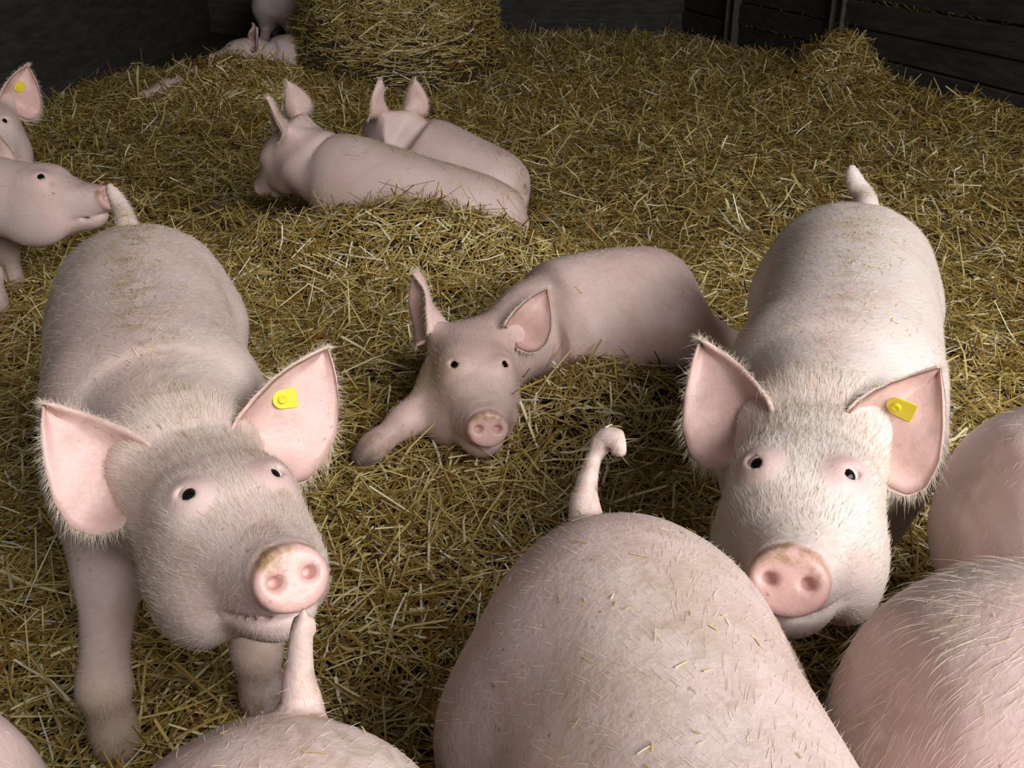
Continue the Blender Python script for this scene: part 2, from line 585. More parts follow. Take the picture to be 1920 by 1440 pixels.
def head_parts(fld, Hc, HR, s, fine):
    """head in its own frame: x to the snout, y to its left, z up"""
    def tp(p): return Hc + HR @ (np.asarray(p, float) * s)
    st = [(-.12, 0, -.01, .085, .10), (-.04, 0, 0, .099, .104), (.03, 0, 0, .101, .102), (.08, 0, -.006, .096, .094), (.13, 0, -.020, .083, .077),
          (.18, 0, -.028, .068, .061), (.225, 0, -.029, .054, .050), (.258, 0, -.027, .045, .042)]
    stw = []
    for x, y, z, w, h in st:
        p = tp((x, y, z)); stw.append((*p, w * s, h * s))
    fld.add(*sweep_fn(stw, HR[:, 2], 40, 2.25), k=.05 * s)
    for sg in (-1, 1):   # jowls and brow ridges
        fld.add(*ell_fn(tp((.050, sg * .062, -.078)), HR, np.array([.105, .050, .064]) * s), k=.05 * s)
        fld.add(*ell_fn(tp((.068, sg * .052, .050)), HR, np.array([.045, .026, .024]) * s), k=.035 * s)
        fld.add(*cone_fn(tp((-.075, sg * .045, .05)), tp((-.10, sg * .078, .085)), .034 * s, .018 * s), k=.045 * s)   # ear roots
    fld.add(*cone_fn(tp((.0, 0, -.09)), tp((.212, 0, -.078)), .062 * s, .031 * s), k=.03 * s)       # lower jaw
    fld.add(*ell_fn(tp((.190, 0, -.080)), HR, np.array([.052, .045, .030]) * s), k=.03 * s)      # chin
    ta = math.radians(12)
    Rt = HR @ np.array([[math.cos(ta), 0, -math.sin(ta)], [0, 1, 0], [math.sin(ta), 0, math.cos(ta)]])
    dc = tp((.272, 0, -.026))
    fld.add(*disc_fn(dc, Rt, .014 * s, .0445 * s, .0395 * s, .009 * s), k=.012 * s)
    if fine:
        for sg in (-1, 1):
            nc = dc + Rt @ np.array([.013, sg * .0205, .001]) * s
            fld.add(*ell_fn(nc, Rt, np.array([.022, .0092, .0078]) * s), k=.006 * s, sub=True)
        # mouth line under the disc
        fld.add(*ell_fn(tp((.222, 0, -.072)), HR, np.array([.045, .058, .0022]) * s), k=.012 * s, sub=True)
    return tp, dc, Rt


def pig(label, loc, yaw, scale=1.0, head=None, spine=None, up=(0, 0, 1), legs=(), extra=(), tail=None, ears=(), eyes=True, tags=(),
        res=0.009, hres=None, hair=0, group=None, hair_len=0.02, dirt=0.5, spine_dirt=0.7, fine=True, gaze=None, tone=0.0, white=.2, soil=0.0, neck=1.0):
    """loc, yaw place the pig; head/legs/tail are given in the world and brought into the pig's frame"""
    s = scale
    cy, sy = math.cos(yaw), math.sin(yaw)
    RW = np.array([[cy, -sy, 0], [sy, cy, 0], [0, 0, 1.0]])     # local -> world
    loc = np.asarray(loc, float)
    def tl(p): return RW.T @ (np.asarray(p, float) - loc)
    def dl(v): return RW.T @ np.asarray(v, float)
    st = []
    if spine is None:
        st = [(x * s, 0, z * s, w * s, h * s) for x, z, w, h in BODY]
    else:
        for p in spine: st.append((*tl(p[:3]), p[3], p[4]))
    upl = dl(up) if np.ndim(up) == 1 else np.stack([dl(u) for u in up])
    prims = []
    if head:
        HR = RW.T @ frame(head['fw'], head['left'])      # fw runs from between the eyes to the snout
        pa = math.radians(head.get('lift', 21))
        HR = HR @ np.array([[math.cos(pa), 0, -math.sin(pa)], [0, 1, 0], [math.sin(pa), 0, math.cos(pa)]])
        hs = head.get('s', s)
        Hc = tl(head['eyes']) - HR @ (np.array([.083, 0, .048]) * hs)
        back = Hc - HR[:, 0] * .05 * hs
        st.append((*(0.5 * np.array(st[-1][:3]) + 0.5 * back), .098 * s * neck, .112 * s * neck))
        st.append((*back, .088 * hs, .098 * hs))
    st = np.array(st)
    prims.append((sweep_fn(st, upl, 72), .04 * s))
    for kind, a in extra:
        if kind == 'ell':
            c, ax, rad, k = a
            prims.append((ell_fn(tl(c), RW.T @ ax, rad), k))
        elif kind == 'ellL':
            c, rad, k = a
            prims.append((ell_fn(np.array(c) * s, I3, np.array(rad) * s), k * s))
    hooves = []
    for chain in legs:
        for i, (p, q) in enumerate(zip(chain[:-1], chain[1:])):
            prims.append((cone_fn(tl(p[:3]), tl(q[:3]), p[3], q[3]), .035 if i else .06))
        hooves.append((tl(chain[-1][:3]), tl(chain[-2][:3])))
    tailpts = None
    if tail:
        C = catmull([(*tl(p[:3]), p[3]) for p in tail], 12)
        tailpts = C
        for p, q in zip(C[:-1], C[1:]):
            prims.append((cone_fn(p[:3], q[:3], p[3], q[3]), .012))
    lo = np.min([f[1] for f, k in prims], 0) - .03; hi = np.max([f[2] for f, k in prims], 0) + .03
    if head:
        hp = np.array([Hc + HR @ (np.array(q) * hs) for q in ((-.1, -.12, -.15), (-.1, .12, -.15), (-.1, 0, .14), (.3, .06, -.1), (.3, -.06, -.1), (.3, 0, .04), (.05, .12, -.13), (.05, -.12, -.13))])
        hlo, hhi = hp.min(0) - .01, hp.max(0) + .01
        lo = np.minimum(lo, hlo - .02); hi = np.maximum(hi, hhi + .02)
    axs = []
    for d in range(3):
        if head and hres:
            def seg(a, b, r): return np.linspace(a, b, max(int((b - a) / r), 2)) if b - a > 1e-4 else np.array([a])
            ax = np.concatenate([seg(lo[d], hlo[d], res)[:-1], seg(hlo[d], hhi[d], hres), seg(hhi[d], hi[d], res)[1:]])
        else:
            ax = np.arange(lo[d], hi[d] + res, res)
        axs.append(ax)
    fld = Field(axs)
    for (fn, l, h), k in prims: fld.add(fn, l, h, k)
    eye_info = []
    if head:
        tp, dc, Rt = head_parts(fld, Hc, HR, hs, fine)
        if eyes:
            for sg in (-1, 1):
                d0 = tp((.070, 0, .015)); dr = unit(HR @ np.array([.46, sg * .57, .52]))
                r = .03
                while r < .16 and fld.sample(d0 + dr * r) < 0: r += .001
                Ec = d0 + dr * (r - .0135 * hs)
                slit = unit(HR @ np.array([.45, -sg * .60, -.22])); slit = unit(slit - dr * (slit @ dr))
                Re = np.stack([dr, slit, np.cross(dr, slit)], -1)
                fld.add(*ell_fn(Ec - dr * .004 * hs, Re, np.array([.0205, .026, .019]) * hs), k=.02 * hs)
                fld.add(*ell_fn(Ec + dr * .017 * hs, Re, np.array([.018, .0128, .0072]) * hs), k=.004 * hs, sub=True)
                eye_info.append((Ec, dr))
    Vb, Fb = fld.nets()
    tint = np.zeros((len(Vb), 4)); tint[:, 3] = white
    # hooves and dirty feet
    for h1, h0 in hooves:
        dd = np.linalg.norm(Vb - h1, axis=1)
        tint[:, 2] = np.maximum(tint[:, 2], np.clip((.055 * s - dd) / (.03 * s), 0, 0.9))
        d2 = np.linalg.norm(Vb - (0.55 * h1 + .45 * h0), axis=1)
        tint[:, 1] = np.maximum(tint[:, 1], np.clip((.13 * s - d2) / (.08 * s), 0, 1))
        tint[:, 2] = np.maximum(tint[:, 2], np.clip((.13 * s - d2) / (.10 * s), 0, 1) * .30)
    # dirt along the spine
    C = catmull(st, 72)
    j = np.argmin(((Vb[:, None, :] - C[None, ::3, :3]) ** 2).sum(-1), 1) * 3
    rel = Vb - C[j, :3]; upv = unit(upl) if upl.ndim == 1 else np.array([0, 0, 1.0])
    ht = (rel @ upv) / np.maximum(C[j, 4], .02); lat = np.linalg.norm(rel - np.outer(rel @ upv, upv), axis=1)
    tint[:, 1] = np.maximum(tint[:, 1], spine_dirt * np.clip((ht - .6) * 3, 0, 1) * np.exp(-(lat / (.045 * s)) ** 2))
    tint[:, 0] += tone
    tint[:, 1] = np.maximum(tint[:, 1], soil)
    if head:
        q = (Vb - dc) @ Rt
        r = np.sqrt((q[:, 1] / .0445) ** 2 + (q[:, 2] / .0395) ** 2) / hs
        sn = np.clip((q[:, 0] / hs + .014) / .008, 0, 1) * np.clip((1.12 - r) / .08, 0, 1)
        tint[:, 0] = np.maximum(tint[:, 0], sn)
        tint[:, 3] *= 1 - sn
        tint[:, 1] = np.maximum(tint[:, 1], sn * (.3 + 1.1 * np.clip((q[:, 2] / hs - .010) / .015, 0, 1)))
        qh = (Vb - Hc) @ HR / hs
        tint[:, 1] = np.maximum(tint[:, 1], .75 * np.exp(-((qh[:, 0] - .22) / .05) ** 2 - (qh[:, 1] / .05) ** 2) * (qh[:, 2] > -.02) * (1 - sn))
        for Ec, dr in eye_info:
            e = (Vb - Ec) / hs; de = np.linalg.norm(e, axis=1)
            tint[:, 3] *= 1 - np.clip((.045 - de) / .02, 0, 1)
            tint[:, 0] = np.maximum(tint[:, 0], .40 * np.clip((.036 - de) / .02, 0, 1))
            tear = Ec + HR @ np.array([.028, 0, -.022]) * hs + dr * .005
            dt = np.linalg.norm(Vb - tear, axis=1) / hs
            tint[:, 1] = np.maximum(tint[:, 1], np.clip((.016 - dt) / .008, 0, 1))
    Vs, Fs_, Ts = [Vb], [Fb], [tint]
    off = len(Vb)
    earinfo = []
    for k, e in enumerate(ears):
        base = Hc + HR @ (np.array(e['base']) * hs)
        V, F, fr, ee, cen, P, C_ = ear_mesh(base, HR @ unit(e['A']), HR @ unit(e['C']), e['L'] * hs, e['wu'] * hs, e['wl'] * hs,
                                            e.get('cup', .03) * hs, e.get('bend', 0) * hs, e.get('twist', 0), HR @ unit(e.get('up', (0, 0, 1))), e.get('skew', .045) * hs)
        t = np.zeros((len(V), 4)); t[:, 3] = 0; t[:, 0] = .35 + .35 * fr; t[:, 1] = .18 + .2 * fr
        Vs.append(V); Fs_.append(F + off); Ts.append(t); off += len(V)
        earinfo.append((V, fr, ee, cen, P, C_))
    Va = np.concatenate(Vs); Fa = np.concatenate(Fs_)
    o = mesh_obj('pig', Va, Fa, M['skin'])
    o.location = loc; o.rotation_euler = (0, 0, yaw)
    ca = o.data.attributes.new('tint', 'FLOAT_COLOR', 'POINT')
    ca.data.foreach_set('color', np.concatenate(Ts).astype(np.float32).ravel())
    tag(o, label, 'pig', group)
    # eyes
    for Ec, dr in eye_info:
        n1, n2 = 14, 20
        V = []; F = []
        for a in range(n1 + 1):
            th = math.pi * a / n1
            for b in range(n2):
                ph = 2 * math.pi * b / n2
                V.append((math.cos(th) * .0185 * hs, math.sin(th) * math.cos(ph) * .0185 * hs, math.sin(th) * math.sin(ph) * .0185 * hs))
        for a in range(n1):
            for b in range(n2):
                F.append((a * n2 + b, a * n2 + (b + 1) % n2, (a + 1) * n2 + (b + 1) % n2, (a + 1) * n2 + b))
        eo = mesh_obj('eye', V, F, M['eye'], o)
        g = dr if gaze is None else unit(0.6 * dr + unit(tl(gaze) - Ec))
        eo.location = Ec; eo.rotation_euler = Vector(g).to_track_quat('X', 'Z').to_euler()
    # ear tags
    for ei, u, v, rot, tilt in tags:
        V, fr, ee, cen, P, C_ = earinfo[ei]
        i, jx = int(u * (P.shape[0] - 1)), int(v * (P.shape[1] - 1))
        nrm = np.cross(P[min(i + 1, P.shape[0] - 1), jx] - P[i - 1, jx], P[i, jx + 1] - P[i, jx - 1]); nrm = unit(nrm)
        if nrm @ C_ < 0: nrm = -nrm
        p = P[i, jx] + nrm * (.009 + .012 * abs(math.sin(tilt))) * hs
        ta = unit(P[min(i + 2, P.shape[0] - 1), jx] - P[i - 2, jx]); tb = np.cross(nrm, ta)
        cr, sr = math.cos(rot), math.sin(rot)
        ua = ta * cr + tb * sr; ub = np.cross(nrm, ua)
        ct, st_ = math.cos(tilt), math.sin(tilt)
        ub, nrm = ub * ct + nrm * st_, nrm * ct - ub * st_
        Rm = Matrix([[*x] for x in np.stack([ua, ub, nrm], -1)])
        to = ear_tag(o, hs)
        to.location = p; to.rotation_euler = Rm.to_euler()
    # bristles
    if hair:
        tri = Fb
        a, b, c = Vb[tri[:, 0]], Vb[tri[:, 1]], Vb[tri[:, 2]]
        fn = np.cross(b - a, Vb[tri[:, 3]] - a); ar = np.linalg.norm(fn, axis=1) + 1e-12; fn = fn / ar[:, None]
        pr = ar.copy(); cen = (a + c) / 2
        if head: pr *= np.where(np.linalg.norm((cen - dc) / hs, axis=1) < .055, 0.02, 1)
        if head: pr *= 1 + 2.2 * (np.linalg.norm((cen - Hc) / hs, axis=1) < .20) * (fn @ HR[:, 2] > 0)
        pr /= pr.sum()
        f = rng.choice(len(tri), hair, p=pr)
        w = rng.random((hair, 2))
        q = Vb[tri[f]]
        pos = (q[:, 0] * (1 - w[:, :1]) + q[:, 1] * w[:, :1]) * (1 - w[:, 1:]) + (q[:, 3] * (1 - w[:, :1]) + q[:, 2] * w[:, :1]) * w[:, 1:]
        nn = fn[f]
        flow = np.tile(np.array([-0.7, 0, -.65]), (hair, 1))
        flow[:, 1] += np.sign(pos[:, 1]) * .25
        if head:
            qh = (pos - Hc) @ HR / hs
            onh = (np.linalg.norm(qh, axis=1) < .2)
            flow[onh] = -HR[:, 0] * 0.9 + HR[:, 2] * .1
        for Ec, dr in eye_info:
            keep = np.linalg.norm(pos - Ec - (HR[:, 0] * .008 + dr * .008) * hs, axis=1) > .034 * hs
            pos = pos[keep]; nn = nn[keep]; flow = flow[keep]
        n = len(pos)
        tg = flow - nn * (flow * nn).sum(1)[:, None]; tg /= np.linalg.norm(tg, axis=1)[:, None] + 1e-9
        tg += rng.normal(0, .16, (n, 3))
        dirs = tg * .9 + nn * rng.uniform(.06, .26, n)[:, None]
        ln = rng.uniform(.5, 1.2, n) * hair_len
        if head: ln *= 1 + .5 * (np.linalg.norm((pos - Hc) / hs - HR @ np.array([-.06, 0, .06]), axis=1) < .13)
        R0 = [pos]; D0 = [dirs]; L0 = [ln]; B0 = [-nn * .18]
        for V, fr, ee, cenE, P, C_ in earinfo:
            m = 700
            k = rng.integers(0, len(ee) - 1, m); t = rng.random(m)[:, None]
            r = ee[k] * (1 - t) + ee[k + 1] * t
            d = r - cenE; d /= np.linalg.norm(d, axis=1)[:, None]
            d = d * .8 - np.array([0, 0, .25]) + rng.normal(0, .25, (m, 3)) - C_ * .15
            R0.append(r); D0.append(d); L0.append(rng.uniform(.006, .020, m) * hs); B0.append(rng.normal(0, .15, (m, 3)) - np.array([0, 0, .15]))
            m = 900
            bi = np.flatnonzero(fr == 0); r = V[rng.choice(bi, m)]
            d = d0 = (r - cenE) * 3 - C_ * .2 + rng.normal(0, .3, (m, 3)); d = d / np.linalg.norm(d, axis=1)[:, None]
            R0.append(r); D0.append(d); L0.append(rng.uniform(.006, .016, m) * hs); B0.append(np.zeros((m, 3)))
        hairs('bristles', np.concatenate(R0), np.concatenate(D0), np.concatenate(L0), np.concatenate(B0), .00016, o)
    PIGS.append((o, Vb, Fb, RW, loc, st, upl))
    return o


def ear_tag(parent, s):
    """yellow plastic tag: a flag with one straight and one round end, and its stud"""
    out = []
    for a in np.linspace(math.pi / 2, 3 * math.pi / 2, 10): out.append((math.cos(a) * .014 - .002, math.sin(a) * .014))
    out += [(.014, -.0150), (.022, -.0150), (.022, .0150), (.014, .0150)]
    n = len(out); V = [(x * s, y * s, z) for z in (-.0012, .0012) for x, y in out]
    F = [tuple(range(n - 1, -1, -1)), tuple(range(n, 2 * n))] + [(i, (i + 1) % n, n + (i + 1) % n, n + i) for i in range(n)]
    o = mesh_obj('ear_tag', V, F, M['tag'], parent, smooth=False)
    V = []; F = []
    prof = [(.0068, -.010), (.0068, .0045), (.0058, .0058), (.0040, .0060), (.0034, .0048), (.0002, .0046)]
    for r, z in prof:
        for k in range(14):
            V.append((math.cos(k * math.tau / 14) * r * s - .002 * s, math.sin(k * math.tau / 14) * r * s, z * s))
    for i in range(len(prof) - 1):
        for k in range(14): F.append((i * 14 + k, i * 14 + (k + 1) % 14, (i + 1) * 14 + (k + 1) % 14, (i + 1) * 14 + k))
    mesh_obj('stud', V, F, M['tag'], o)
    return o


# ------------------------------------------------------------------ the pigs
def path(pts, k=1.0, kw=1.0, zc=None, h=None, rise=0.0):
    """trunk stations laid along a path of (x, y) points, rump first"""
    C = catmull([(x, y, 0) for x, y in pts], 40)
    L = np.concatenate([[0], np.cumsum(np.linalg.norm(np.diff(C, axis=0), axis=1))])
    out = []
    for x, z, w, hh in BODY:
        q = ((x + .5) / .92) ** (1.0 if zc is None else .76) * L[-1]
        px, py = np.interp(q, L, C[:, 0]), np.interp(q, L, C[:, 1])
        zz = (z * k if zc is None else zc + (z - .43) * k * .15) + rise * (x + .5) / .92
        out.append((px, py, zz, w * k * kw, hh * k * (h or 1)))
    return out


def heading(pts):
    return math.atan2(pts[-1][1] - pts[0][1], pts[-1][0] - pts[0][0])


def ear_pair(A=(-.20, .86, .42), C=(.92, .20, .1), L=.150, wu=.040, wl=.105, cup=.045, bend=.01, base=(-.085, .055, .082), skew=.05, lf=None, rt=None):
    out = []
    for sg, ov in ((1, lf), (-1, rt)):
        e = dict(A=A, C=C, L=L, wu=wu, wl=wl, cup=cup, bend=bend, base=base, skew=skew)
        if ov: e.update(ov)
        e['A'] = (e['A'][0], sg * e['A'][1], e['A'][2]); e['C'] = (e['C'][0], sg * e['C'][1], e['C'][2])
        e['base'] = (e['base'][0], sg * e['base'][1], e['base'][2])
        out.append(e)
    return out


def fore_leg(fx, fy, sx, sy, z0=0.0, k=1.0):
    return [(sx, sy, .36 * k, .080 * k), (.6 * sx + .4 * fx, .6 * sy + .4 * fy, .25 * k, .047 * k), (fx, fy, .145 * k, .033 * k), (fx, fy, .06 * k, .029 * k), (fx, fy, z0 + .015, .033 * k)]


def hind_leg(fx, fy, sx, sy, bx, by, z0=0.0, k=1.0):
    """bx, by: horizontal unit vector to the rear"""
    return [(sx, sy, .38 * k, .10 * k), (sx - bx * .05, sy - by * .05, .27 * k, .065 * k), (fx + bx * .05, fy + by * .05, .165 * k, .036 * k), (fx, fy, .06 * k, .029 * k), (fx, fy, z0 + .015, .033 * k)]


HAMS = [('ellL', ((-.33, sg * .095, .37), (.135, .088, .17), .06)) for sg in (-1, 1)]
SHOULDERS = [('ellL', ((.20, sg * .100, .37), (.12, .070, .17), .06)) for sg in (-1, 1)]
CAM = (0, 0, 1.2)


def standing(label, pts, k=1.0, kw=1.0, feet=None, **kw_):
    a = heading(pts); hx, hy = math.cos(a), math.sin(a); lx, ly = -hy, hx
    L = sum(math.dist(p, q) for p, q in zip(pts[:-1], pts[1:]))
    def at(q, side): 
        C = catmull([(x, y, 0) for x, y in pts], 40); i = int(q * 39)
        return C[i][0] + lx * side, C[i][1] + ly * side
    legs = []
    for sg in (1, -1):
        sx, sy = at(.80, sg * .095 * k); fx, fy = feet[0 if sg > 0 else 1] if feet else at(.80, sg * .10 * k)
        legs.append(fore_leg(fx, fy, sx, sy, float(bed(fx, fy)) - .02, k))
        sx, sy = at(.20, sg * .095 * k); fx, fy = at(.14, sg * .11 * k)
        legs.append(hind_leg(fx, fy, sx, sy, -hx, -hy, float(bed(fx, fy)) - .02, k))
    mid = catmull([(x, y, 0) for x, y in pts], 41)[22]
    # bulging hams and shoulders in the world
    ex = []
    ax = np.array([[hx, lx, 0], [hy, ly, 0], [0, 0, 1.0]])
    for sg in (-1, 1):
        x, y = at(.19, sg * .092 * k * kw); ex.append(('ell', ((x, y, .38 * k), ax, np.array([.135, .092, .175]) * k, .05)))
        x, y = at(.77, sg * .098 * k * kw); ex.append(('ell', ((x, y, .38 * k), ax, np.array([.12, .075, .17]) * k, .06)))
    if 'head' not in kw_:      # head straight ahead, out of the picture
        ex_, ey_ = pts[-1][0] - pts[-2][0], pts[-1][1] - pts[-2][1]; n_ = math.hypot(ex_, ey_); ex_, ey_ = ex_ / n_, ey_ / n_
        kw_['head'] = dict(eyes=(pts[-1][0] + ex_ * .29 * k, pts[-1][1] + ey_ * .29 * k, .52 * k), fw=(ex_, ey_, -.30), left=(-ey_, ex_, 0), s=.98)
        kw_['ears'] = ear_pair()
    return pig(label, (mid[0], mid[1], 0), a, k, spine=path(pts, k, kw), legs=legs, extra=ex, **kw_)


# standing on the left, looking round at the camera
standing('standing pale pig with a yellow tag, head turned, its nose behind another pig\'s raised tail', [(-.80, 2.07), (-.65, 1.61), (-.475, 1.24)], .99, .94,
         feet=((-.397, 1.222), (-.606, 1.143)), head=dict(eyes=(-.353, 1.063, .528), fw=(.553, -.833, -.015), left=(.831, .553, -.054), s=.97),
         ears=ear_pair(lf=dict(A=(-.15, .92, .38), L=.215, skew=.035)), tags=[(0, .50, .58, -.6, 0)],
         tail=[(-.80, 2.02, .565, .022), (-.822, 2.07, .591, .017), (-.841, 2.095, .614, .014), (-.853, 2.098, .642, .009)],
         res=.009, hres=.0042, hair=46000, gaze=CAM, spine_dirt=1.1, white=.2, soil=.2)
# standing on the right
standing('standing pale pig with a yellow tag facing straight on, straw chaff along its back', [(.78, 2.22), (.61, 1.70), (.45, 1.30)], 1.0, .97,
         head=dict(eyes=(.368, 1.089, .537), fw=(-.315, -.946, -.078), left=(.946, -.319, .057), s=.99),
         ears=ear_pair(lf=dict(C=(.95, -.15, .2), A=(-.15, .92, .35), L=.135)), tags=[(0, .5, .58, -1.1, .7)], white=.75,
         tail=[(.795, 2.19, .565, .024), (.798, 2.238, .587, .019), (.782, 2.258, .608, .017), (.773, 2.272, .636, .012)],
         res=.009, hres=.0042, hair=46000, gaze=CAM)
# rump in front, centre
standing('broad pig seen from behind with hooked tail up, walking past the pig facing straight on', [(.093, .965), (.165, .55), (.25, .06)], 1.035, .80,
         tail=[(.083, .935, .565, .022), (.081, .962, .595, .0115), (.089, .974, .622, .0095), (.101, .988, .654, .0088), (.116, .980, .660, .0085), (.120, .960, .640, .0080)],
         res=.010, hair=22000, soil=.35)
standing('pig with a straight upright tail and dirt-yellow rump below the tagged head', [(-.166, .665), (-.216, .25), (-.285, -.25)], 1.04, .84,
         tail=[(-.174, .625, .570, .022), (-.176, .640, .592, .0135), (-.176, .644, .625, .0105), (-.167, .648, .678, .0068)],
         res=.010, hair=12000, spine_dirt=1.0, soil=.75)
standing('pig in the corner showing only a curve of pale back near a dark foreleg', [(-.402, .565), (-.86, .565), (-1.33, .57)], 1.03, .88, res=.014, hair=3000)
standing('pig with long combed bristles on its back, crossing below the white pig\'s chin', [(.320, .69), (.74, .705), (1.24, .715)], 1.06, .90, res=.010, hair=22000, hair_len=.032, soil=.25)
standing('smooth pinkish pig flank beside the pig facing straight on', [(.60, 1.145), (1.06, 1.145), (1.52, 1.15)], .97, .96, res=.012, hair=4000, tone=.35)
# in profile at the left
standing('pig in profile, mouth closed, snout reaching over a standing pig\'s tail', [(-2.62, 3.16), (-2.2, 3.08), (-1.74, 3.02)], .98, 1.0,
         feet=((-1.66, 3.16), (-1.62, 2.95)), head=dict(eyes=(-1.40, 2.975, .43), fw=(.96, -.18, -.22), left=(.18, .98, 0), s=.98),
         ears=ear_pair(A=(-.35, .45, .75), C=(.75, .75, .1), wl=.075), res=.012, hres=.007, hair=6000, tone=.2)
standing('pig with a yellow-tagged dark ear peering over the pig in profile', [(-2.45, 4.35), (-2.2, 3.95), (-1.95, 3.62)], .98, 1.0,
         head=dict(eyes=(-1.76, 3.42, .50), fw=(.40, -.80, -.42), left=(.9, .42, .05), s=.98),
         ears=ear_pair(), tags=[(0, .5, .5, 0, 0)], res=.014, hres=.008, hair=3000)
# far in the dark
standing('standing pig, only its legs and belly showing, beside the straw heap', [(-1.88, 8.45), (-1.92, 8.9), (-1.96, 9.35)], .98, 1.0, res=.016)


def lying(label, pts, k=1.0, zc=.20, kw=1.08, h=.92, rise=0.0, **kw_):
    a = heading(pts); m = catmull([(x, y, 0) for x, y in pts], 41)[22]
    return pig(label, (m[0], m[1], 0), a, k, spine=path(pts, k, kw, zc, h, rise), **kw_)


U = unit((-.42, .40, .80))
lying('pig resting on its side with ears back and snout on the straw', [(.49, 2.65), (.29, 2.54), (.05, 2.41)], .90, .165, 1.12, 1.1, up=U,
      head=dict(eyes=(-.082, 2.129, .203), fw=(.137, -.96, -.245), left=(.984, .16, -.075), s=1.03),
      ears=ear_pair(base=(-.11, .060, .078), lf=dict(base=(-.055, .096, .092), A=(.05, .84, .52), C=(.93, .0, .25), wl=.070, cup=.045, L=.13), rt=dict(A=(-.55, .45, .72), C=(.25, .95, .1), wl=.07, wu=.035, cup=.05)), res=.009, hres=.005, hair=12000, hair_len=.012, white=.05, tone=.12, soil=.3,
      legs=[[(-.05, 2.30, .15, .07), (-.17, 2.20, .12, .05), (-.25, 2.09, .085, .034), (-.32, 2.03, .05, .028), (-.345, 2.005, .035, .026)],
            [(.41, 2.50, .17, .09), (.45, 2.42, .16, .075), (.53, 2.44, .14, .045), (.60, 2.50, .10, .032), (.65, 2.54, .07, .03)]],
      extra=[('ell', ((.40, 2.46, .19), I3, np.array([.115, .11, .105]), .035))])
lying('pig asleep in the straw with chaff on its flank, nearer of the two lying together', [(.06, 3.60), (-.38, 3.68), (-.74, 3.80)], .92, .095, 1.1, 1.0, .165,
      up=unit((0, .25, 1)), head=dict(eyes=(-.92, 3.88, .305), fw=(-.42, .30, -.80), left=(-.1, -.98, .1), s=.9), ears=ear_pair(A=(-.60, .38, .68), C=(.7, .6, .3), wl=.075), tags=[(0, .45, .5, 0, 0)], res=.013, hres=.008, hair=5000, hair_len=.012, white=0, spine_dirt=1.2, tone=.1, neck=1.3)
lying('pig asleep in the straw half hidden behind another sleeping pig', [(.06, 3.95), (-.22, 4.06), (-.43, 4.18)], .90, .095, 1.1, 1.0, .155,
      head=dict(eyes=(-.55, 4.25, .32), fw=(-.45, .62, -.64), left=(-.8, -.55, .1), s=.9), ears=ear_pair(A=(-.60, .38, .68), C=(.7, .6, .3), wl=.075), tags=[(0, .45, .5, 0, 0)], res=.014, hres=.009, hair=3000, hair_len=.012, white=0, spine_dirt=1.3, tone=.1, neck=1.3)
lying('pig lying in the dark beside the straw heap with pricked ears', [(-1.05, 7.72), (-1.40, 7.56), (-1.72, 7.40)], .92, .15,
      head=dict(eyes=(-1.93, 7.27, .25), fw=(-.86, -.28, -.40), left=(.25, -.96, 0), s=.9), ears=ear_pair(), res=.016, hres=.011)
lying('pig buried in straw with only an ear showing', [(-1.55, 6.62), (-1.82, 6.50), (-2.00, 6.44)], .85, .05,
      head=dict(eyes=(-2.13, 6.34, .15), fw=(-.8, -.5, -.3), left=(.5, -.86, 0), s=.85), ears=ear_pair(), res=.018)


# ------------------------------------------------------------------ straw
def stalks(C, D, Nn, Ln, Wd, bend, shade, fold):
    """straw blades: centre, direction, facing, length, width, sideways bend"""
    n = len(C)
    S = np.cross(D, Nn); S /= np.linalg.norm(S, axis=1)[:, None] + 1e-9
    t = np.array([-.5, 0.0, .5])
    cols = 3 if fold else 2
    V = np.zeros((n, 3, cols, 3), np.float32)
    for i, tt in enumerate(t):
        c = C + D * (Ln * tt)[:, None] + (S * bend[:, :1] + Nn * bend[:, 1:]) * (Ln * (0.25 - tt * tt))[:, None]
        w = Wd * (1.0 if tt < .4 else .7)
        if fold:
            V[:, i, 0] = c - S * w[:, None] / 2; V[:, i, 1] = c + Nn * (w * .35)[:, None]; V[:, i, 2] = c + S * w[:, None] / 2
        else:
            V[:, i, 0] = c - S * w[:, None] / 2; V[:, i, 1] = c + S * w[:, None] / 2
    b = np.arange(n)[:, None] * (3 * cols)
    F = []
    for i in range(2):
        for j in range(cols - 1):
            F.append(np.concatenate([b + i * cols + j, b + i * cols + j + 1, b + (i + 1) * cols + j + 1, b + (i + 1) * cols + j], 1))
    return V.reshape(-1, 3), np.concatenate(F), np.repeat(shade, 3 * cols)


def stalk_obj(name, parts, parent=None):
    V, F, S = [], [], []
    o_ = 0
    for v, f, s in parts:
        V.append(v); F.append(f + o_); S.append(s); o_ += len(v)
    V = np.concatenate(V); F = np.concatenate(F); S = np.concatenate(S)
    o = mesh_obj(name, V, F, M['straw'], parent, smooth=False)
    a = o.data.attributes.new('shade', 'FLOAT', 'POINT'); a.data.foreach_set('value', S.astype(np.float32))
    o['kind'] = 'stuff'
    return o


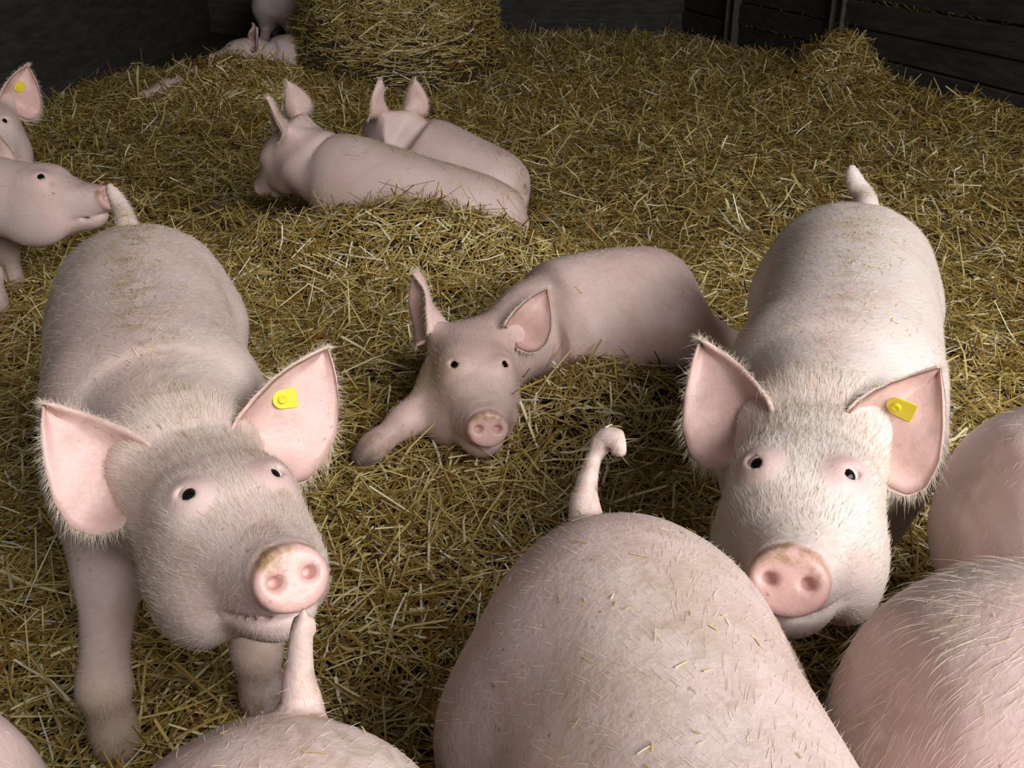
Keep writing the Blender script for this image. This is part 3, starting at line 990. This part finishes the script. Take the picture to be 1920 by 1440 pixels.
def surf_stalks(n, xy, zf, fold, lmin, lmax, wd, lift=.012, up_share=.05):
    x, y = xy
    e = .02
    gxn = (zf(x + e, y) - zf(x - e, y)) / (2 * e); gyn = (zf(x, y + e) - zf(x, y - e)) / (2 * e)
    Nn = np.stack([-gxn, -gyn, np.ones(n)], -1); Nn /= np.linalg.norm(Nn, axis=1)[:, None]
    a = rng.uniform(0, math.tau, n)
    tilt = rng.normal(0, .20, n); st = rng.random(n) < up_share
    tilt[st] = rng.uniform(.25, 1.1, st.sum())
    D = np.stack([np.cos(a), np.sin(a), np.zeros(n)], -1)
    D -= Nn * (D * Nn).sum(1)[:, None]; D /= np.linalg.norm(D, axis=1)[:, None]
    Nr = Nn + rng.normal(0, .35, (n, 3)); 
    Dt = D * np.cos(tilt)[:, None] + Nn * np.sin(tilt)[:, None]
    Nr -= Dt * (Nr * Dt).sum(1)[:, None]; Nr /= np.linalg.norm(Nr, axis=1)[:, None]
    Ln = lmin + (lmax - lmin) * rng.random(n) ** 2.0
    z = zf(x, y) + rng.uniform(-.028, lift, n) + np.abs(np.sin(tilt)) * Ln * .30 + .035 * vnoise(x, y, 16, 11)
    W = 1.15 * wd * rng.uniform(.55, 1.35, n)
    sh = np.clip(rng.beta(2.2, 2.3, n), 0, 1); pale = rng.random(n) < .06; sh[pale] = rng.uniform(.9, 1, pale.sum())
    W[pale] *= 1.25
    bd = rng.normal(0, .15, (n, 2)); kink = rng.random(n) < .15; bd[kink] *= 3.0
    return stalks(np.stack([x, y, z], -1), Dt, Nr, Ln, W, bd, sh, fold)


def scatter(n, y0, y1):
    """points over the visible wedge of the pen, a little wider than the view"""
    out_x, out_y = [], []
    while sum(map(len, out_x)) < n:
        y = y0 + (y1 - y0) * rng.random(n) ; hw = .62 * y + .55
        x = rng.uniform(-1, 1, n) * (.62 * y1 + .55)
        ok = (np.abs(x) < hw) & (.966 * x + .258 * y < W0 - .01) & (x > -2.98) & ((y < 8.0) | (x > -1.3)) & (y < 10.1)
        out_x.append(x[ok]); out_y.append(y[ok])
    return np.concatenate(out_x)[:n], np.concatenate(out_y)[:n]


parts = []
for y0, y1, dens, fold, lmin, lmax, wd in ((.55, 2.0, 9000, True, .035, .20, .0034), (2.0, 3.6, 7500, True, .035, .20, .0036), (3.6, 5.6, 5200, False, .04, .21, .0042), (5.6, 11.4, 2600, False, .05, .24, .0055)):
    area = sum(2 * (.62 * y + .55) * .05 for y in np.arange(y0, y1, .05))
    if y1 > 5: area *= .8
    n = int(dens * area)
    parts.append(surf_stalks(n, scatter(n, y0, y1), bed, fold, lmin, lmax, wd))
bedding = stalk_obj('straw_bedding', parts)
tag(bedding, 'deep golden straw bedding strewn over the whole pen', 'straw')

# the heap of straw at the back
HX, HY = -.84, 7.70


def heap_z(x, y):
    r = np.sqrt(((x - HX) / .80) ** 2 + ((y - HY) / .78) ** 2)
    return bed(x, y) + 1.05 * np.clip(1 - r ** 2.6, 0, 1) ** .55 - .06 + .10 * vnoise(x, y, 5, 2)


nr, na = 26, 60
V = [(HX, HY, float(heap_z(np.array(HX), np.array(HY))) - .03)]
for i in range(1, nr + 1):
    for k in range(na):
        r = i / nr; x = HX + .80 * r * math.cos(k * math.tau / na); y = HY + .78 * r * math.sin(k * math.tau / na)
        V.append((x, y, float(heap_z(np.array(x), np.array(y))) - .03))
F = [(0, 1 + k, 1 + (k + 1) % na) for k in range(na)]
for i in range(nr - 1):
    for k in range(na):
        a = 1 + i * na; F.append((a + k, a + na + k, a + na + (k + 1) % na, a + (k + 1) % na))
heap = mesh_obj('straw_heap', V, F, M['litter'])
tag(heap, 'tall rounded heap of loose straw piled at the back of the pen', 'straw heap', kind='stuff')
n = 16000
r = np.sqrt(rng.random(n)) ** .7; a = rng.uniform(0, math.tau, n)
stalk_obj('stalks', [surf_stalks(n, (HX + .82 * r * np.cos(a), HY + .80 * r * np.sin(a)), heap_z, False, .05, .26, .005, .02, .04)], heap)


# ------------------------------------------------------------------ chaff lying on the pigs
def chaff(i, n, label, spread=.10, lmax=.017, zmin=.55):
    o, Vb, Fb, RW, loc, st, upl = PIGS[i]
    a = Vb[Fb[:, 0]]; nn = np.cross(Vb[Fb[:, 1]] - a, Vb[Fb[:, 3]] - a); nn /= np.linalg.norm(nn, axis=1)[:, None] + 1e-12
    C = catmull(st, 60)[:48]
    dm = np.sqrt(((a[:, None, :2] - C[None, ::3, :2]) ** 2).sum(-1)).min(1)
    top = (nn[:, 2] > zmin) & (a[:, 0] < C[-1, 0])
    w = np.where(top, np.exp(-(dm / spread) ** 2), 0); w *= (.25 + np.clip(vnoise(a[:, 0], a[:, 1], 14, i + 2) * 3, 0, 1)); w /= w.sum()
    f = rng.choice(len(Fb), n, p=w)
    P = a[f] + nn[f] * .0015
    d = rng.normal(0, 1, (n, 3)); d -= nn[f] * (d * nn[f]).sum(1)[:, None]; d /= np.linalg.norm(d, axis=1)[:, None]
    Ln = .006 + lmax * rng.random(n) ** 2.2
    prt = stalks((P @ RW.T) + loc, d @ RW.T, nn[f] @ RW.T, Ln, rng.uniform(.0008, .0018, n), rng.normal(0, .1, (n, 2)), rng.uniform(.6, 1, n), True)
    tag(stalk_obj('straw_chaff', [prt]), label, 'straw')


chaff(0, 260, 'straw chaff caught along the spine of the pig with the turned head', .05)
chaff(1, 240, 'straw chaff scattered over the back of the pig facing straight on', .07)
chaff(2, 120, 'straw chaff on the broad pig with the hooked tail', .13)
chaff(3, 60, 'straw chaff on the rump with the straight upright tail', .10)
chaff(5, 60, 'straw chaff on the long-bristled pig', .10)
chaff(10, 40, 'straw chaff on the pig resting on its side', .2, .03)
chaff(11, 260, 'straw chaff and stalks on the flank of the nearer sleeping pig', .14, .12)
chaff(12, 60, 'straw chaff on the back of the half hidden sleeping pig', .12, .06)


# straw caught on the ledges of the planks
ps = []
for p0, p1, z, m in ((4.28, 6.6, .543, 150), (6.8, 8.25, .203, 50), (8.45, 10.7, .033, 60), (6.8, 8.25, .373, 25)):
    sx = rng.uniform(p0, p1, m); off = rng.uniform(-.004, .022, m)
    C = WN[None] * (W0 - off)[:, None] + WD[None] * sx[:, None]; C[:, 2] = z + rng.uniform(0, .012, m)
    d = WD[None] * rng.choice([-1, 1], m)[:, None] + rng.normal(0, .25, (m, 3)); d /= np.linalg.norm(d, axis=1)[:, None]
    nn = np.tile([0, 0, 1.0], (m, 1)); ps.append(stalks(C, d, nn, rng.uniform(.03, .10, m), np.full(m, .004), rng.normal(0, .1, (m, 2)), rng.uniform(.3, .8, m), False))
tag(stalk_obj('ledge_straw', ps), 'wisps of straw caught on the ledges of the dark plank wall', 'straw')
